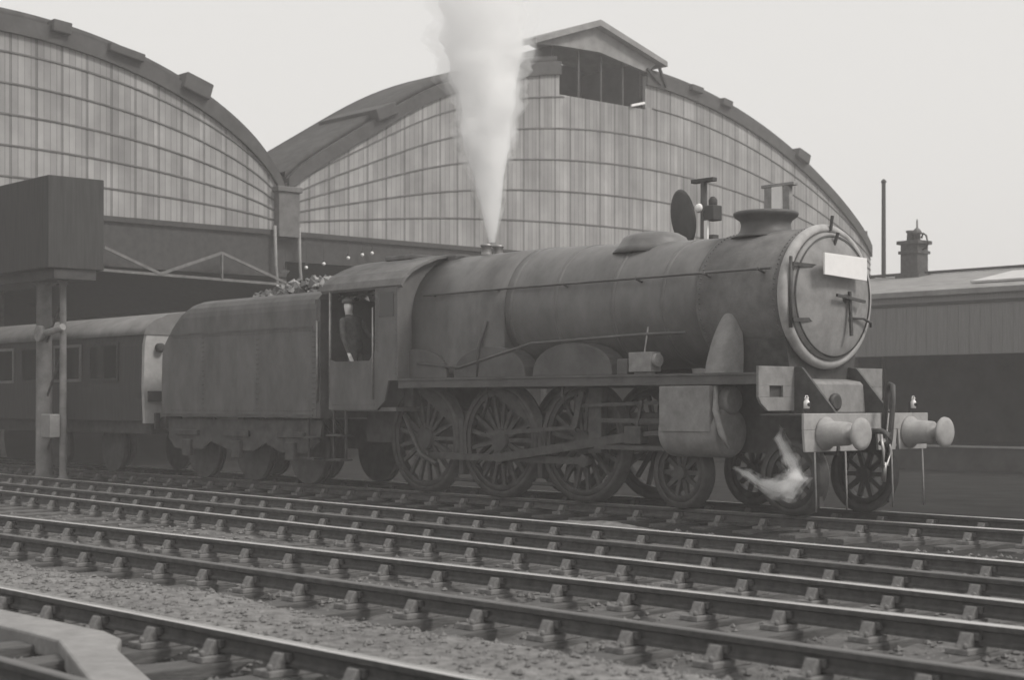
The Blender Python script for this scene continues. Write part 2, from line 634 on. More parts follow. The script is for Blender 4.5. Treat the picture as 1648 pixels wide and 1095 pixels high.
for fn, a, b in ARCHES:
    g = MB()
    g.uv = []
    tt = ts_of(a, b, 72)
    if fn is arch_r:
        tt = sorted(tt + [HOLE[0], HOLE[1], HOLE[0] - .001, HOLE[1] + .001])
    NZ = 12
    for t in tt:
        top = fn(t)
        if fn is arch_r and HOLE[0] <= t <= HOLE[1]:
            top = HOLE[2]
        for k in range(NZ + 1):
            z = ZB + (top - ZB) * k / NZ
            g.v.append((0, -t, z))
            g.uv.append((t, (z - ZB) / (fn(t) - ZB)))
    for i in range(len(tt) - 1):
        for k in range(NZ):
            q = i * (NZ + 1) + k
            g.f.append((q, q + 1, q + NZ + 2, q + NZ + 1))
    g.m = [0] * len(g.f)
    g.s = [False] * len(g.f)
    go_ = g.build('arched_gable', M['gable'], shed)
    # arched transoms, proud of the boards
    for kk in (1 / 6, 2 / 6, 3 / 6, 4 / 6, 5 / 6):
        tb = MB()
        prev = False
        for t in tt:
            z = ZB + kk * (fn(t) - ZB)
            if fn is arch_r and HOLE[0] - .01 <= t <= HOLE[1] + .01 and z > HOLE[2] - .05:
                prev = False
                continue
            o = len(tb.v)
            tb.v += [(x, -t, z + dz) for x, dz in ((.03, -.02), (.085, -.02), (.085, .02), (.03, .02))]
            if prev:
                for k in range(4):
                    tb.f.append((o - 4 + k, o - 4 + (k + 1) % 4, o + (k + 1) % 4, o + k))
            prev = True
        tb.m = [0] * len(tb.f)
        tb.s = [False] * len(tb.f)
        tb.build('transom', M['transom'], go_)
    sol = go_.modifiers.new('thick', 'SOLIDIFY')
    sol.thickness = .12
    sol.offset = 0
    # verge board along the arch edge
    vb = MB()
    n0 = len(tt)
    for t in tt:
        z = fn(t)
        for x, dz in ((-.25, -.30), (.16, -.30), (.16, .12), (-.25, .12)):
            vb.v.append((x, -t, z + dz))
    for i in range(n0 - 1):
        if fn is arch_r and HOLE[0] <= (tt[i] + tt[i + 1]) / 2 <= HOLE[1]:
            continue
        for k in range(4):
            vb.f.append((i * 4 + k, i * 4 + (k + 1) % 4, i * 4 + 4 + (k + 1) % 4, i * 4 + 4 + k))
    vb.f += [(0, 1, 2, 3), ((n0 - 1) * 4, (n0 - 1) * 4 + 3, (n0 - 1) * 4 + 2, (n0 - 1) * 4 + 1)]
    vb.m = [0] * len(vb.f)
    vb.s = [False] * len(vb.f)
    vb.build('verge_board', M['verge'], shed)
    # barrel roof
    rb = MB()
    for x0, x1, drop in ((-.05, -3.2, 0.0), (-3.2, -70, 2.0)):
        o = len(rb.v)
        for t in tt:
            z = fn(t) - drop * (fn(t) - 7.0) / 5.6
            for x, dz in ((x0, .0), (x1, .0), (x1, .22), (x0, .22)):
                rb.v.append((x, -t, z + dz + .1))
        for i in range(n0 - 1):
            if drop == 0 and fn is arch_r and HOLE[0] <= (tt[i] + tt[i + 1]) / 2 <= HOLE[1]:
                continue
            for k in range(4):
                rb.f.append((o + i * 4 + k, o + i * 4 + (k + 1) % 4, o + i * 4 + 4 + (k + 1) % 4, o + i * 4 + 4 + k))
    # step wall between the high front bay and the lower roof behind
    o = len(rb.v)
    for t in tt:
        rb.v += [(-3.21, -t, fn(t) - 2.2 * (fn(t) - 7.0) / 5.6), (-3.21, -t, fn(t) + .3)]
    for i in range(n0 - 1):
        rb.f.append((o + 2 * i, o + 2 * i + 1, o + 2 * i + 3, o + 2 * i + 2))
    rb.m = [0] * len(rb.f)
    rb.s = [True] * len(rb.f)
    rb.build('barrel_roof', M['slate'], shed)

# ventilator boxes stepping up the roof
for fn, ts in ((arch_l, ((-5.75, .34, .42), (-3.7, .12, .5), (-1.9, .2, .25))), (arch_r, ((-31.5, .26, .35), (-27.2, .16, .25), (-12.1, .26, .4), (-25.6, .12, .3)))):
    for t, hh, ww in ts:
        o = MB().box(-2.6, .32, -ww, ww, -.1, hh).build('roof_ventilator', M['verge'], shed, .03)
        o.location = (0, -t, fn(t) + .08)
        slope = math.atan2(fn(t + .2) - fn(t - .2), .4)
        o.rotation_euler.x = -slope * .75

# ridge lantern on the larger arch
lan = MB()
YL, LZ = 20.75, 13.75
roofp = [(YL + 3.2, 12.85), (YL, LZ), (YL - 2.9, 12.75), (YL - 2.9, 12.92), (YL, LZ + .2), (YL + 3.2, 13.02)]
lan.prism(roofp, 'yz', -3.2, .4)
lan.build('lantern_roof', M['slatepale'], shed)
gb = MB()
gb.prism([(YL + 2.9, 12.93), (YL + 2.45, 12.6), (YL + .2, 12.95), (YL - 1.6, 12.9), (YL - 2.7, 12.8), (YL, 13.74)], 'yz', .02, .14)
gb.build('lantern_gable', M['slatepale'], shed)
for y_ in (-HOLE[1] - .12, -HOLE[0]):
    MB().box(-3.0, -.2, y_, y_ + .12, 10.6, 12.95).build('lantern_wall', M['darkwall'], shed)
MB().box(-3.15, -3.0, -HOLE[1] - .12, -HOLE[0] + .12, 10.4, 13.2).build('lantern_wall', M['darkwall'], shed)
for k in range(1, 4):
    MB().box(-.16, -.1, -HOLE[1] + 1.03 * k - .03, -HOLE[1] + 1.03 * k + .03, HOLE[2] - .1, 12.9).build('lantern_bar', M['verge'], shed)
for p_, q_ in (((.2, YL + 3.0, 12.8), (.2, YL + 3.35, 12.2)), ((.2, YL + 2.4, 12.7), (.2, YL + 3.1, 12.25))):
    MB().bar(p_, q_, .08, .08).build('lantern_strut', M['irondark'], shed)
MB().bar((.12, -HOLE[0] - .1, 11.55), (.12, -HOLE[0] - .75, 11.38), .06, .08).build('lantern_sill', M['white'], shed)

# dark girder under the gables, valley pier, side walls and far end
fg = MB().box(-.3, .02, -9.1, 8.7, 5.0, ZB)
fg.box(-.3, .02, 8.704, 36.0, 5.35, ZB)
fg.box(-.34, .1, -9.1, 36, ZB - .14, ZB - .004)
fg.box(-.34, .08, -9.1, 8.7, 4.9, 4.996)
fg.build('lintel_girder', M['irondark'], shed)
vp = MB().box(-.2, .3, 8.32, 9.0, 6.0, 7.25)
vp.box(-.25, .36, 8.25, 9.07, 7.25, 7.4)
vp.build('valley_pier', M['pier'], shed, .02)
for y in (8.25, 9.05):
    MB().tube([(.2, y, 6.3), (.2, y + .03, 5.2), (.2, y + .12, 4.2), (.2, y + .12, 0)], .045).build('downpipe', M['ironpale'], shed)
for y in (8.66, 36.2, -9.2):
    MB().lathe([(.28, -.2), (.28, .3), (.17, .45), (.15, 4.9), (.26, 5.1)], 'z', (-.15, y, 0), 16).build('column', M['irondark'], shed)
wl = MB().box(-70, -.4, -9.5, -9.1, -.3, 8.2)
wl.box(-70, -.4, 36.0, 36.4, -.3, 8.2)
wl.box(-70.5, -70, -9.5, 36.4, -.3, 14)
wl.build('wall', M['darkwall'], shed)
for y in (4.0, 2.4, .9, 14, 20, 26):
    MB().lathe([(.2, -.2), (.12, .3), (.11, 6.5)], 'z', (-8, y, 0), 12).build('column', M['ironpale'], shed)

# lattice girder across the dark opening
tr = thing('lattice_truss', 'thin pale lattice truss across the dark shed opening', 'truss', SF + .35, 0)
m = MB()
m.bar((0, 2.6, 4.78), (0, 8.9, 4.66), .06, .07)
for p, q in (((3.0, 5.35), (4.6, 4.76)), ((4.6, 4.76), (6.45, 5.42)), ((6.45, 5.42), (8.5, 4.72)), ((6.45, 5.42), (6.45, 4.72))):
    m.bar((.02, p[0], p[1]), (.02, q[0], q[1]), .05, .075)
m.build('lattice', M['postgrey'], tr)

# raised water tank on a pair of posts, at the left edge
cb = thing('raised_tank', 'dark raised water tank on a thick and a thin post at the left edge', 'water tank', -17.9, 1.85, -.25)
m = MB().box(-7.0, .9, -.45, .75, 4.3, 6.12)
m.build('tank', M['timberdark'], cb, .02)
MB().box(-7.0, .85, -.3, .6, 4.1, 4.299).build('bearer', M['irondark'], cb)
for x, w_ in ((-.42, 2.3), (.42, 1.0)):
    MB().lathe([(.16 * w_, 0), (.16 * w_, .1), (.075 * w_, .18), (.065 * w_, 4.0), (.12 * w_, 4.1)], 'z', (x, .1, 0), 18).build('post', M['postgrey'], cb)
m = MB()
for z0, z1 in ((.5, 1.6), (1.6, 2.7), (2.7, 3.8)):
    m.bar((-.42, .1, z0), (.42, .1, z1), .03, .04)
m.build('bracing', M['irondark'], cb)
m = MB().box(.1, .5, -.22, .0, .95, 1.42)
m.build('valve_box', M['stone'], cb, .02)
m = MB().tube([(-.5, -.05, 3.0), (.5, -.02, 3.12), (.62, 0, 3.16)], .07, 10)
m.lathe([(.16, -.05), (.16, .05)], 'y', (-.2, -.1, 3.05), 16)
m.build('feed_pipe', M['ironpale'], cb)

# ------------------------------------------------------------------ platform canopy building to the right
pc = thing('platform_building', 'low platform building with deep grey valance and pale slate roof, right edge', 'building', 0, -20)
XA, XB = -24.4, 14.0
m = MB().box(XA, XB, 0, .12, 2.66, 4.22)
m.box(XA, XB, -.05, -.002, 4.22, 4.34, 1)
m.box(XA, XB, -.04, -.002, 3.98, 4.05, 1)
x = XA
while x < XB:
    m.box(x, x + .03, -.012, -.0005, 2.66, 3.98, 0)
    x += .32
m.build('valance', [M['valance'], M['irondark']], pc)
m = MB().prism([(-.1, 4.36), (4.2, 5.18), (9, 4.6), (9, 4.46), (4.2, 5.04), (-.1, 4.22)], 'yz', XA, XB)
m.build('roof', M['slatepale'], pc)
m = MB()
X = Matrix.Translation((-10.2, 2.3, 4.87)) @ Matrix.Rotation(math.atan2(.82, 4.3), 4, 'X')
m.box(-.9, 4.0, -1.5, .6, -.03, .03, 0, X)
m.build('skylight', M['rooflight'], pc)
m = MB().box(XA, XB, 4.1, 4.32, 5.2, 5.27)
m.build('ridge', M['slate'], pc)
m = MB().box(XA, XB, 5.2, 5.5, -.36, 4.4)
m.box(XB, XB + .3, 0, 5.5, -.36, 4.4)
m.build('wall', M['darkwall'], pc)
for x in (-20, -14.5, -9.0, -3.5, 2, 7.5):
    MB().lathe([(.16, 0), (.16, .4), (.09, .55), (.08, 2.5), (.2, 2.68)], 'z', (x, .5, .25), 12).build('post', M['irondark'], pc)
pf = MB().box(-24.6, 20, 0, 5.1, -.36, .245)
pf.box(-24.6, 20, -.06, .4, .2451, .285, 1)
po = framed(pf, 'platform', [M['darkwall'], M['concrete']], 0, -19.9)
po['kind'] = 'structure'

ch = thing('chimney_stack', 'sooty brick chimney stack rising from the pale slate roof', 'chimney', -15.0, -24.0, 4.75)
ch.scale = (.82, .9, .88)
m = MB().box(-.36, .36, -.3, .3, 0, 1.5)
m.box(-.42, .42, -.36, .36, 1.18, 1.28)
m.box(-.46, .46, -.4, .4, 1.5, 1.62)
m.box(-.5, .5, -.42, .42, .0, .5)
m.build('stack', M['brick'], ch, .012)
MB().lathe([(.17, 0), (.15, .28), (.19, .3), (.19, .36), (.12, .36)], 'z', (-.12, 0, 1.62), 14).build('chimney_pot', M['pot'], ch)
m = MB().lathe([(.12, 0), (.12, .22), (.2, .24), (.09, .40), (.035, .44), (.03, .68), (.001, .75)], 'z', (.12, 0, 1.62), 14)
m.build('cowl', M['pot'], ch)
m = MB().tube([(.3, 0, 1.3), (.52, .0, 1.36), (.58, 0, 1.5), (.5, 0, 1.78), (.38, 0, 1.86), (.3, 0, 1.7)], .035, 8)
m.build('bracket', M['irondark'], ch)

pole = thing('telegraph_pole', 'thin dark pole standing behind the pale slate roof', 'pole', -16.5, -24.6, -.3)
MB().tube([(0, 0, 0), (0, 0, 8.4)], [.085, .06], 12).build('shaft', M['timberdark'], pole)
MB().lathe([(.06, 0), (.09, .03), (.05, .1), (.001, .13)], 'z', (0, 0, 8.4), 12).build('finial', M['irondark'], pole)
m = MB().blob((0, -.0, 0), .13, .13, .11, 14, 10)
lo = m.build('lamp_globe', M['lampwhite'], pole)
lo.location = (-.2, -.25, 5.42)
MB().tube([(0, 0, 5.3), (-.2, -.25, 5.28)], .02, 6).build('bracket', M['irondark'], pole)

# ------------------------------------------------------------------ signals standing behind the engine
sg = thing('signal_post', 'signal post with dark oval board and capped top behind the boiler', 'signal', -6.45, -5.0, -.25)
MB().tube([(0, 0, 0), (0, 0, 5.55)], [.09, .06], 12).build('post', M['irondark'], sg)
MB().box(-.26, .26, -.06, .06, 5.55, 5.62).build('cap', M['irondark'], sg, .01)
m = MB()
m.lathe([(.001, -.05), (.3, -.04), (.34, 0), (.3, .04), (.001, .05)], 'y', (0, 0, 0), 28)
bd = m.build('oval_board', M['irondark'], sg)
bd.location = (-.38, -.12, 4.95)
bd.scale = (.85, 1, 1.55)
bd.rotation_euler = (0, R(-14), 0)
m = MB().box(.12, .34, -.14, .1, 4.85, 5.12)
m.lathe([(.08, 0), (.08, .1), (.03, .16)], 'z', (.23, -.02, 5.12), 12)
m.build('lamp_case', M['irondark'], sg, .02)
MB().lathe([(.001, -.05), (.07, -.04), (.085, 0)], 'y', (.02, -.15, 5.08), 16).build('lens', M['lampwhite'], sg)
MB().box(.05, .3, -.1, .05, 4.52, 4.6).build('bracket', M['irondark'], sg)
m = MB().box(-.06, .34, -.12, .02, 4.2, 4.5)
m.build('balance_weight', M['irondark'], sg, .04)
MB().box(.14, .22, -.16, -.121, 4.3, 4.85).build('plate', M['white'], sg)

si = thing('signal_box_indicator', 'small framed white indicator on a post above the chimney', 'signal', -4.75, -5.0, -.25)
MB().tube([(0, 0, 0), (0, 0, 4.75)], .055, 10).build('post', M['irondark'], si)
m = MB().box(-.3, -.12, -.05, .05, 4.7, 5.3)
m.box(.1, .24, -.05, .05, 4.7, 5.3)
m.box(-.36, .34, -.06, .06, 5.301, 5.36)
m.box(-.12, .1, -.05, .05, 4.7, 4.85)
m.build('frame', M['ironpale'], si, .01)
MB().box(-.118, .098, -.075, -.052, 4.80, 5.299).build('panel', M['white'], si)

# ------------------------------------------------------------------ steam locomotive
lc = thing('steam_locomotive', 'black steam locomotive with round smokebox front facing right', 'locomotive', 0, 0)
ZC = 2.735


def loft(sections, seg=40):
    """sections: (x, r, zc, skirt) - round top, straight sides down to z=skirt where given"""
    m_ = MB()
    rows = []
    for x, r, zc, sk in sections:
        row = []
        for k in range(seg + 1):
            th = 2 * math.pi * k / seg - math.pi / 2
            y, z = r * math.cos(th), zc + r * math.sin(th)
            if sk is not None and z < zc:
                y = math.copysign(r, y) if abs(y) > .05 or k in (0, seg) else y
                z = sk + (zc - sk) * max(0, (1 + math.sin(th))) ** .6
                if k in (0, seg):
                    y = 0
            row.append((x, y, z))
        rows.append(row)
    vs = [p for r_ in rows for p in r_[:seg]]
    fs = []
    for i in range(len(rows) - 1):
        for k in range(seg):
            k2 = (k + 1) % seg
            fs.append((i * seg + k, i * seg + k2, (i + 1) * seg + k2, (i + 1) * seg + k))
    m_.add(vs, fs, 0, True)
    n_ = len(rows)
    m_.f += [tuple(range(seg)), tuple(range((n_ - 1) * seg, n_ * seg))]
    m_.m += [0, 0]
    m_.s += [False, False]
    return m_


# boiler with its cladding bands
m = MB().lathe([(.955, -5.05), (.955, -4.9), (.93, -4.0), (.90, -3.0), (.872, -2.0), (.862, -1.34)], 'x', (0, 0, 0), 56)
for i, p in enumerate(m.v):
    k = (p[0] + 1.34) / -3.7
    m.v[i] = (p[0], p[1], p[2] + ZC + .02 * k)
bl = m.build('boiler', M['boiler'], lc)
for x, r in ((-4.92, .962), (-4.0, .937), (-2.9, .905), (-2.0, .879)):
    q = MB().lathe([(r - .012, -.035), (r, -.03), (r, .03), (r - .012, .035)], 'x', (x, 0, ZC + .02 * (x + 1.34) / -3.7), 56, closed_ends=False)
    q.build('cladding_band', M['boiler'], bl)
loft([(-7.25, .965, 2.74, 1.78), (-6.2, .965, 2.745, 1.78), (-5.05, .958, 2.755, 1.78)], 48).build('firebox', M['boiler'], lc)
# smokebox
m = MB().lathe([(.885, -1.4), (.885, -.06), (.8, -.04)], 'x', (0, 0, ZC), 64)
for x in (-1.34, -.12):
    for k in range(84):
        a = 2 * math.pi * k / 84
        m.blob((x, .886 * math.cos(a), ZC + .886 * math.sin(a)), .013, .013, .013, 6, 4)
for x in (-1.2, -1.0, -.8, -.6, -.4, -.25):
    m.blob((x, -.886 * math.cos(.9), ZC - .886 * math.sin(.9)), .016, .016, .016, 6, 4)
sb = m.build('smokebox', M['smokebox'], lc)
m = MB().lathe([(.89, -.058), (.908, -.04), (.918, -.01), (.918, .02), (.895, .06), (.85, .078), (.825, .07), (.8, .03), (.5, .03)], 'x', (0, 0, ZC), 64)
m.build('front_ring', M['ringgrey'], lc)
m = MB().lathe([(.815, .06), (.80, .095), (.77, .11), (.7, .135), (.5, .19), (.25, .225), (.001, .235)], 'x', (0, 0, ZC), 64)
sd = m.build('smokebox_door', M['doorgrey'], lc)
m = MB().lathe([(.765, .114), (.775, .128), (.755, .134)], 'x', (0, 0, ZC), 64, closed_ends=False)
m.build('door_rim', M['frame'], sd)
for z in (-.30, .34):
    MB().bar((.20, -.12, ZC + z), (.12, -.80, ZC + z * 1.08), .018, .05).build('hinge', M['frame'], sd)
MB().tube([(.1, -.82, ZC - .42), (.1, -.82, ZC + .46)], .022, 8).build('hinge_pin', M['frame'], sd)
m = MB().lathe([(.06, .18), (.05, .27)], 'x', (0, .1, ZC - .03), 16)
m.bar((.27, .14, ZC + .06), (.27, .18, ZC - .5), .03, .04)
m.bar((.30, -.16, ZC + .0), (.30, .42, ZC - .06), .03, .035)
m.build('door_handle', M['frame'], sd)
m = MB().tube([(.23, .2, ZC - .27), (.22, .5, ZC - .27), (.17, .72, ZC - .31), (.13, .78, ZC - .36)], .016, 6)
m.build('door_rail', M['frame'], sd)
m = MB().bar((.08, 0, ZC + .83), (.11, 0, ZC + 1.02), .03, .03)
m.bar((.13, 0, ZC + .63), (.2, 0, ZC + .8), .03, .03)
m.build('lamp_iron', M['frame'], lc)
# smokebox saddle
MB().prism([(-.62, 1.25), (.62, 1.25), (.62, 1.7), (.75, 2.2), (-.75, 2.2), (-.62, 1.7)], 'yz', -1.2, -.05).build('saddle', M['frame'], lc)
# chimney, dome, safety valves
zt = ZC + .87
m = MB().lathe([(.47, -.06), (.38, -.02), (.335, .05), (.325, .12), (.34, .17), (.405, .215), (.425, .245), (.425, .275), (.395, .29), (.29, .29), (.28, .1)], 'z', (-.96, 0, zt), 40)
m.build('chimney', M['loco'], lc)
m = MB().lathe([(.62, -.16), (.52, -.06), (.47, .02), (.44, .07), (.34, .125), (.18, .15), (.001, .155)], 'z', (-2.95, 0, ZC + .90), 40)
m.build('dome', M['boiler'], lc)
for y in (-.12, .12):
    MB().lathe([(.1, -.06), (.085, .02), (.075, .12), (.095, .13), (.095, .16), (.05, .17)], 'z', (-6.42, y, 3.70), 18).build('safety_valve', M['steel'], lc)
m = MB().box(-7.1, -6.9, -.35, .35, 3.6, 3.72)
m.build('whistle_manifold', M['loco'], lc, .02)
# handrails along the boiler
for sd_ in (-1, 1):
    m = MB().tube([(-6.9, sd_ * .985, 3.05), (-5.0, sd_ * .97, 3.06), (-1.4, sd_ * .93, 3.06), (-.12, sd_ * .93, 3.06)], .018, 8)
    for x in (-6.7, -5.2, -3.8, -2.4, -1.2, -.3):
        m.tube([(x, sd_ * .97, 3.06), (x, sd_ * .84, 3.02)], .02, 6)
    m.build('handrail', M['loco'], lc)

# cab
cabm = MB()
for y0, y1 in ((-1.25, -1.215), (1.215, 1.25)):
    cabm.prism([(-9.05, 1.28), (-7.75, 1.28), (-7.55, 1.42), (-7.45, 1.74), (-7.22, 1.74), (-7.22, 3.24), (-7.80, 3.24), (-7.80, 2.22), (-7.95, 2.06), (-8.9, 2.06), (-9.05, 2.1)], 'xz', y0, y1)
wnd = (-7.68, -7.32, 2.74, 3.12)
cabm.prism([(-1.214, 1.74), (-1.214, 3.24), (-1.0, 3.5), (-.5, 3.7), (0, 3.76), (.5, 3.7), (1.0, 3.5), (1.214, 3.24), (1.214, 1.74)], 'yz', -7.26, -7.22)
cabm.box(-9.05, -7.3, -1.21, 1.21, 1.26, 1.32)
for k in range(16):
    cabm.blob((-8.95 + k * .076, -1.25, 1.36), .014, .01, .014, 6, 4)
    cabm.blob((-7.75 + .0 * k, -1.25, 2.2 + k * .065), .014, .01, .014, 6, 4)
    cabm.blob((-7.27, -1.25, 1.85 + k * .085), .014, .01, .014, 6, 4)
cab = cabm.build('cab', M['cabside'], lc)
for y in (-1.258, 1.2502):
    MB().box(wnd[0], wnd[1], y, y + .0078, wnd[2], wnd[3]).build('window', M['glass'], cab)
m = MB()
arc = [(-1.27, 3.22), (-1.22, 3.33), (-1.08, 3.46), (-.85, 3.58), (-.55, 3.69), (-.25, 3.75), (0, 3.765)]
arc = arc + [(-y, z) for y, z in reversed(arc[:-1])]
inner = [(y * .975, z - .04) for y, z in reversed(arc)]
m.prism(arc + inner, 'yz', -9.25, -7.1)
m.build('roof', M['smokebox'], cab)
m = MB().box(-8.6, -7.9, -.45, .45, 3.72, 3.80)
m.build('roof_vent', M['smokebox'], cab, .02)
for sd_ in (-1, 1):
    m = MB().tube([(-9.03, sd_ * 1.235, 1.5), (-9.03, sd_ * 1.235, 3.22)], .022, 8)
    m.tube([(-7.84, sd_ * 1.262, 1.45), (-7.84, sd_ * 1.262, 2.9)], .016, 8)
    m.build('grab_rail', M['steel'], cab)
m = MB()
m.box(-7.5, -7.27, -.9, .9, 1.33, 3.3)
m.lathe([(.16, .0), (.16, .03)], 'x', (-7.53, -.3, 2.6), 14)
m.build('backhead', M['frame'], cab)
for sd_ in (-1, 1):
    m = MB()
    for z in (.45, .85):
        m.box(-9.0, -8.6, sd_ * 1.22 - .12, sd_ * 1.22 + .12, z, z + .03)
    m.box(-8.98, -8.95, sd_ * 1.2 - .02, sd_ * 1.2 + .02, .45, 1.27)
    m.box(-8.65, -8.62, sd_ * 1.2 - .02, sd_ * 1.2 + .02, .45, 1.27)
    m.build('cab_step', M['frame'], lc)
# running plates with valance
for sd_ in (-1, 1):
    ya, yb = (-1.27, -.62) if sd_ < 0 else (.62, 1.27)
    m = MB().box(-7.2, -.08, ya, yb, 1.735, 1.765)
    ye = -1.25 if sd_ < 0 else 1.225
    m.box(-7.2, -.08, ye, ye + .025, 1.62, 1.734)
    rp = m.build('running_plate', M['loco'], lc)
    # vertical drop plate at the front, with its square hole
    a, b = sd_ * .54, sd_ * 1.27
    y0, y1 = min(a, b), max(a, b)
    hy0, hy1 = sd_ * 1.06, sd_ * .80
    h0, h1 = min(hy0, hy1), max(hy0, hy1)
    m = MB()
    m.box(-.075, -.035, y0, y1, 1.60, 1.84)
    m.box(-.075, -.035, y0, h0, 1.46, 1.5995)
    m.box(-.075, -.035, h1, y1, 1.46, 1.5995)
    if sd_ < 0:
        m.prism([(y0, 1.4595), (y0 + .05, 1.38), (y0 + .18, 1.29), (y1, 1.29), (y1, 1.4595)], 'yz', -.075, -.035)
    else:
        m.prism([(y1, 1.4595), (y1 - .05, 1.38), (y1 - .18, 1.29), (y0, 1.29), (y0, 1.4595)], 'yz', -.075, -.035)
    m.build('drop_plate', M['litplate'], lc, .004)
    m = MB().box(-.10, -.08, h0 - .03, h1 + .03, 1.42, 1.62)
    m.build('hole_backing', M['frame'], lc)
# main frames, visible as sloping plates in front of the smokebox
for sd_ in (-1, 1):
    y = sd_ * .56
    m = MB().prism([(-8.9, .75), (.62, .75), (.62, 1.24), (.08, 1.83), (-.2, 1.86), (-.2, 1.25), (-8.9, 1.25)], 'xz', y - .02, y + .02)
    m.build('frame_plate', M['frame'], lc)
m = MB().prism([(-.1, 1.70), (.16, 1.66), (.2, 1.62), (.24, 1.26), (-.1, 1.26)], 'xz', -.535, .535)
cc = m.build('inside_cylinder_cover', M['litplate'], lc, .02)
MB().lathe([(.11, 0), (.11, .035), (.08, .05)], 'x', (.23, -.12, 1.4), 20).build('cover_boss', M['frame'], cc)
MB().box(-.1, .62, -.535, .535, 1.20, 1.235).build('front_platform', M['frame'], lc)
for sd_ in (-1, 1):
    ya, yb = (-1.25, -.585) if sd_ < 0 else (.585, 1.25)
    MB().box(-.03, .62, ya, yb, 1.235, 1.255).build('front_step_plate', M['frame'], lc)
# buffer beam with deep end pieces
m = MB().box(.622, .66, -1.28, 1.28, 1.06, 1.262)
for y0, y1 in ((-1.28, -.62), (-.60, -.18), (.18, .60), (.62, 1.28)):
    m.prism([(y0, 1.0598), (y1, 1.0598), (y1 - .03, .80), (y0 + .03, .80)], 'yz', .622, .66)
bb = m.build('buffer_beam', M['beam'], lc, .008)
for y in (-.87, .87):
    m = MB().lathe([(.2, .66), (.2, .69), (.155, .72), (.14, 1.0), (.115, 1.01), (.065, 1.02), (.065, 1.17)], 'x', (0, y, 1.02), 24)
    bf = m.build('buffer', M['beam'], lc)
    m = MB().lathe([(.065, 1.13), (.18, 1.155), (.195, 1.17), (.19, 1.195), (.13, 1.215), (.001, 1.22)], 'x', (0, y, 1.02), 32)
    m.build('buffer_head', M['beam'], bf)
m = MB().tube([(.66, 0, 1.04), (.86, 0, 1.04), (.95, 0, 1.0), (.97, 0, .92), (.9, 0, .87), (.83, 0, .9)], .035, 8)
cp = m.build('coupling_hook', M['frame'], lc)
m = MB().tube([(.88, -.05, 1.0), (.93, -.07, .8), (.9, -.05, .62), (.9, .05, .62), (.93, .07, .8), (.88, .05, 1.0)], .022, 8)
m.tube([(.9, 0, .66), (.88, 0, .42)], .03, 8)
m.build('coupling_link', M['steel'], cp)
m = MB().tube([(.66, .3, .95), (.72, .3, 1.5), (.78, .28, 1.62), (.86, .22, 1.6), (.9, .17, 1.4), (.88, .14, .95), (.84, .14, .8)], .035, 8)
m.build('vacuum_hose', M['frame'], lc)
m = MB()
for y in (-.72, .72):
    m.box(.45, .49, y - .04, y + .04, .12, .8)
m.build('guard_iron', M['frame'], lc)
for y in (-1.1, -.5, .45, 1.12):
    MB().tube([(.68, y, .8), (.7, y, .3), (.68, y + .03, .08)], .012, 6).build('drain_pipe', M['ironpale'], lc)
for y in (-1.1, 1.1):
    MB().box(.5, .52, y - .02, y + .02, 1.2555, 1.40).build('lamp_bracket', M['frame'], lc)

# wheels and motion
WH = {}


def wheel(x, y, z, r, spokes, name='driving_wheel'):
    key = (name, y > 0)
    if key in WH:
        src = WH[key]
        o = src.copy()
        sc.collection.objects.link(o)
        o.parent = lc
        for chd in src.children:
            c = chd.copy()
            sc.collection.objects.link(c)
            c.parent = o
        o.location = (x, y, z)
        return o
    m_ = MB()
    m_.lathe([(r * .2, -.09), (r * .2, .09)], 'y', (0, 0, 0), 20)
    m_.lathe([(r - .16, -.05), (r - .075, -.05), (r - .075, .05), (r - .16, .05), (r - .16, -.05)], 'y', (0, 0, 0), 40, closed_ends=False)
    for k in range(spokes):
        a = 2 * math.pi * k / spokes
        m_.bar((math.cos(a) * r * .17, 0, math.sin(a) * r * .17), (math.cos(a) * (r - .15), 0, math.sin(a) * (r - .15)), .05, .06)
    if name == 'driving_wheel':
        pts = [(math.cos(a) * (r - .155), math.sin(a) * (r - .155)) for a in [R(20 + 10 * i) for i in range(9)]]
        m_.prism(pts, 'xz', -.055, .055)
    o = m_.build(name, M['frame'], lc)
    o.location = (x, y, z)
    t_ = MB().lathe([(r - .078, -.065), (r, -.065), (r - .004, .05), (r + .026, .055), (r + .026, .08), (r - .078, .08), (r - .078, -.065)] if y < 0 else
                    [(r - .078, .065), (r, .065), (r - .004, -.05), (r + .026, -.055), (r + .026, -.08), (r - .078, -.08), (r - .078, .065)], 'y', (0, 0, 0), 48, closed_ends=False)
    t_.build('tyre', M['tyre'], o)
    WH[key] = o
    return o


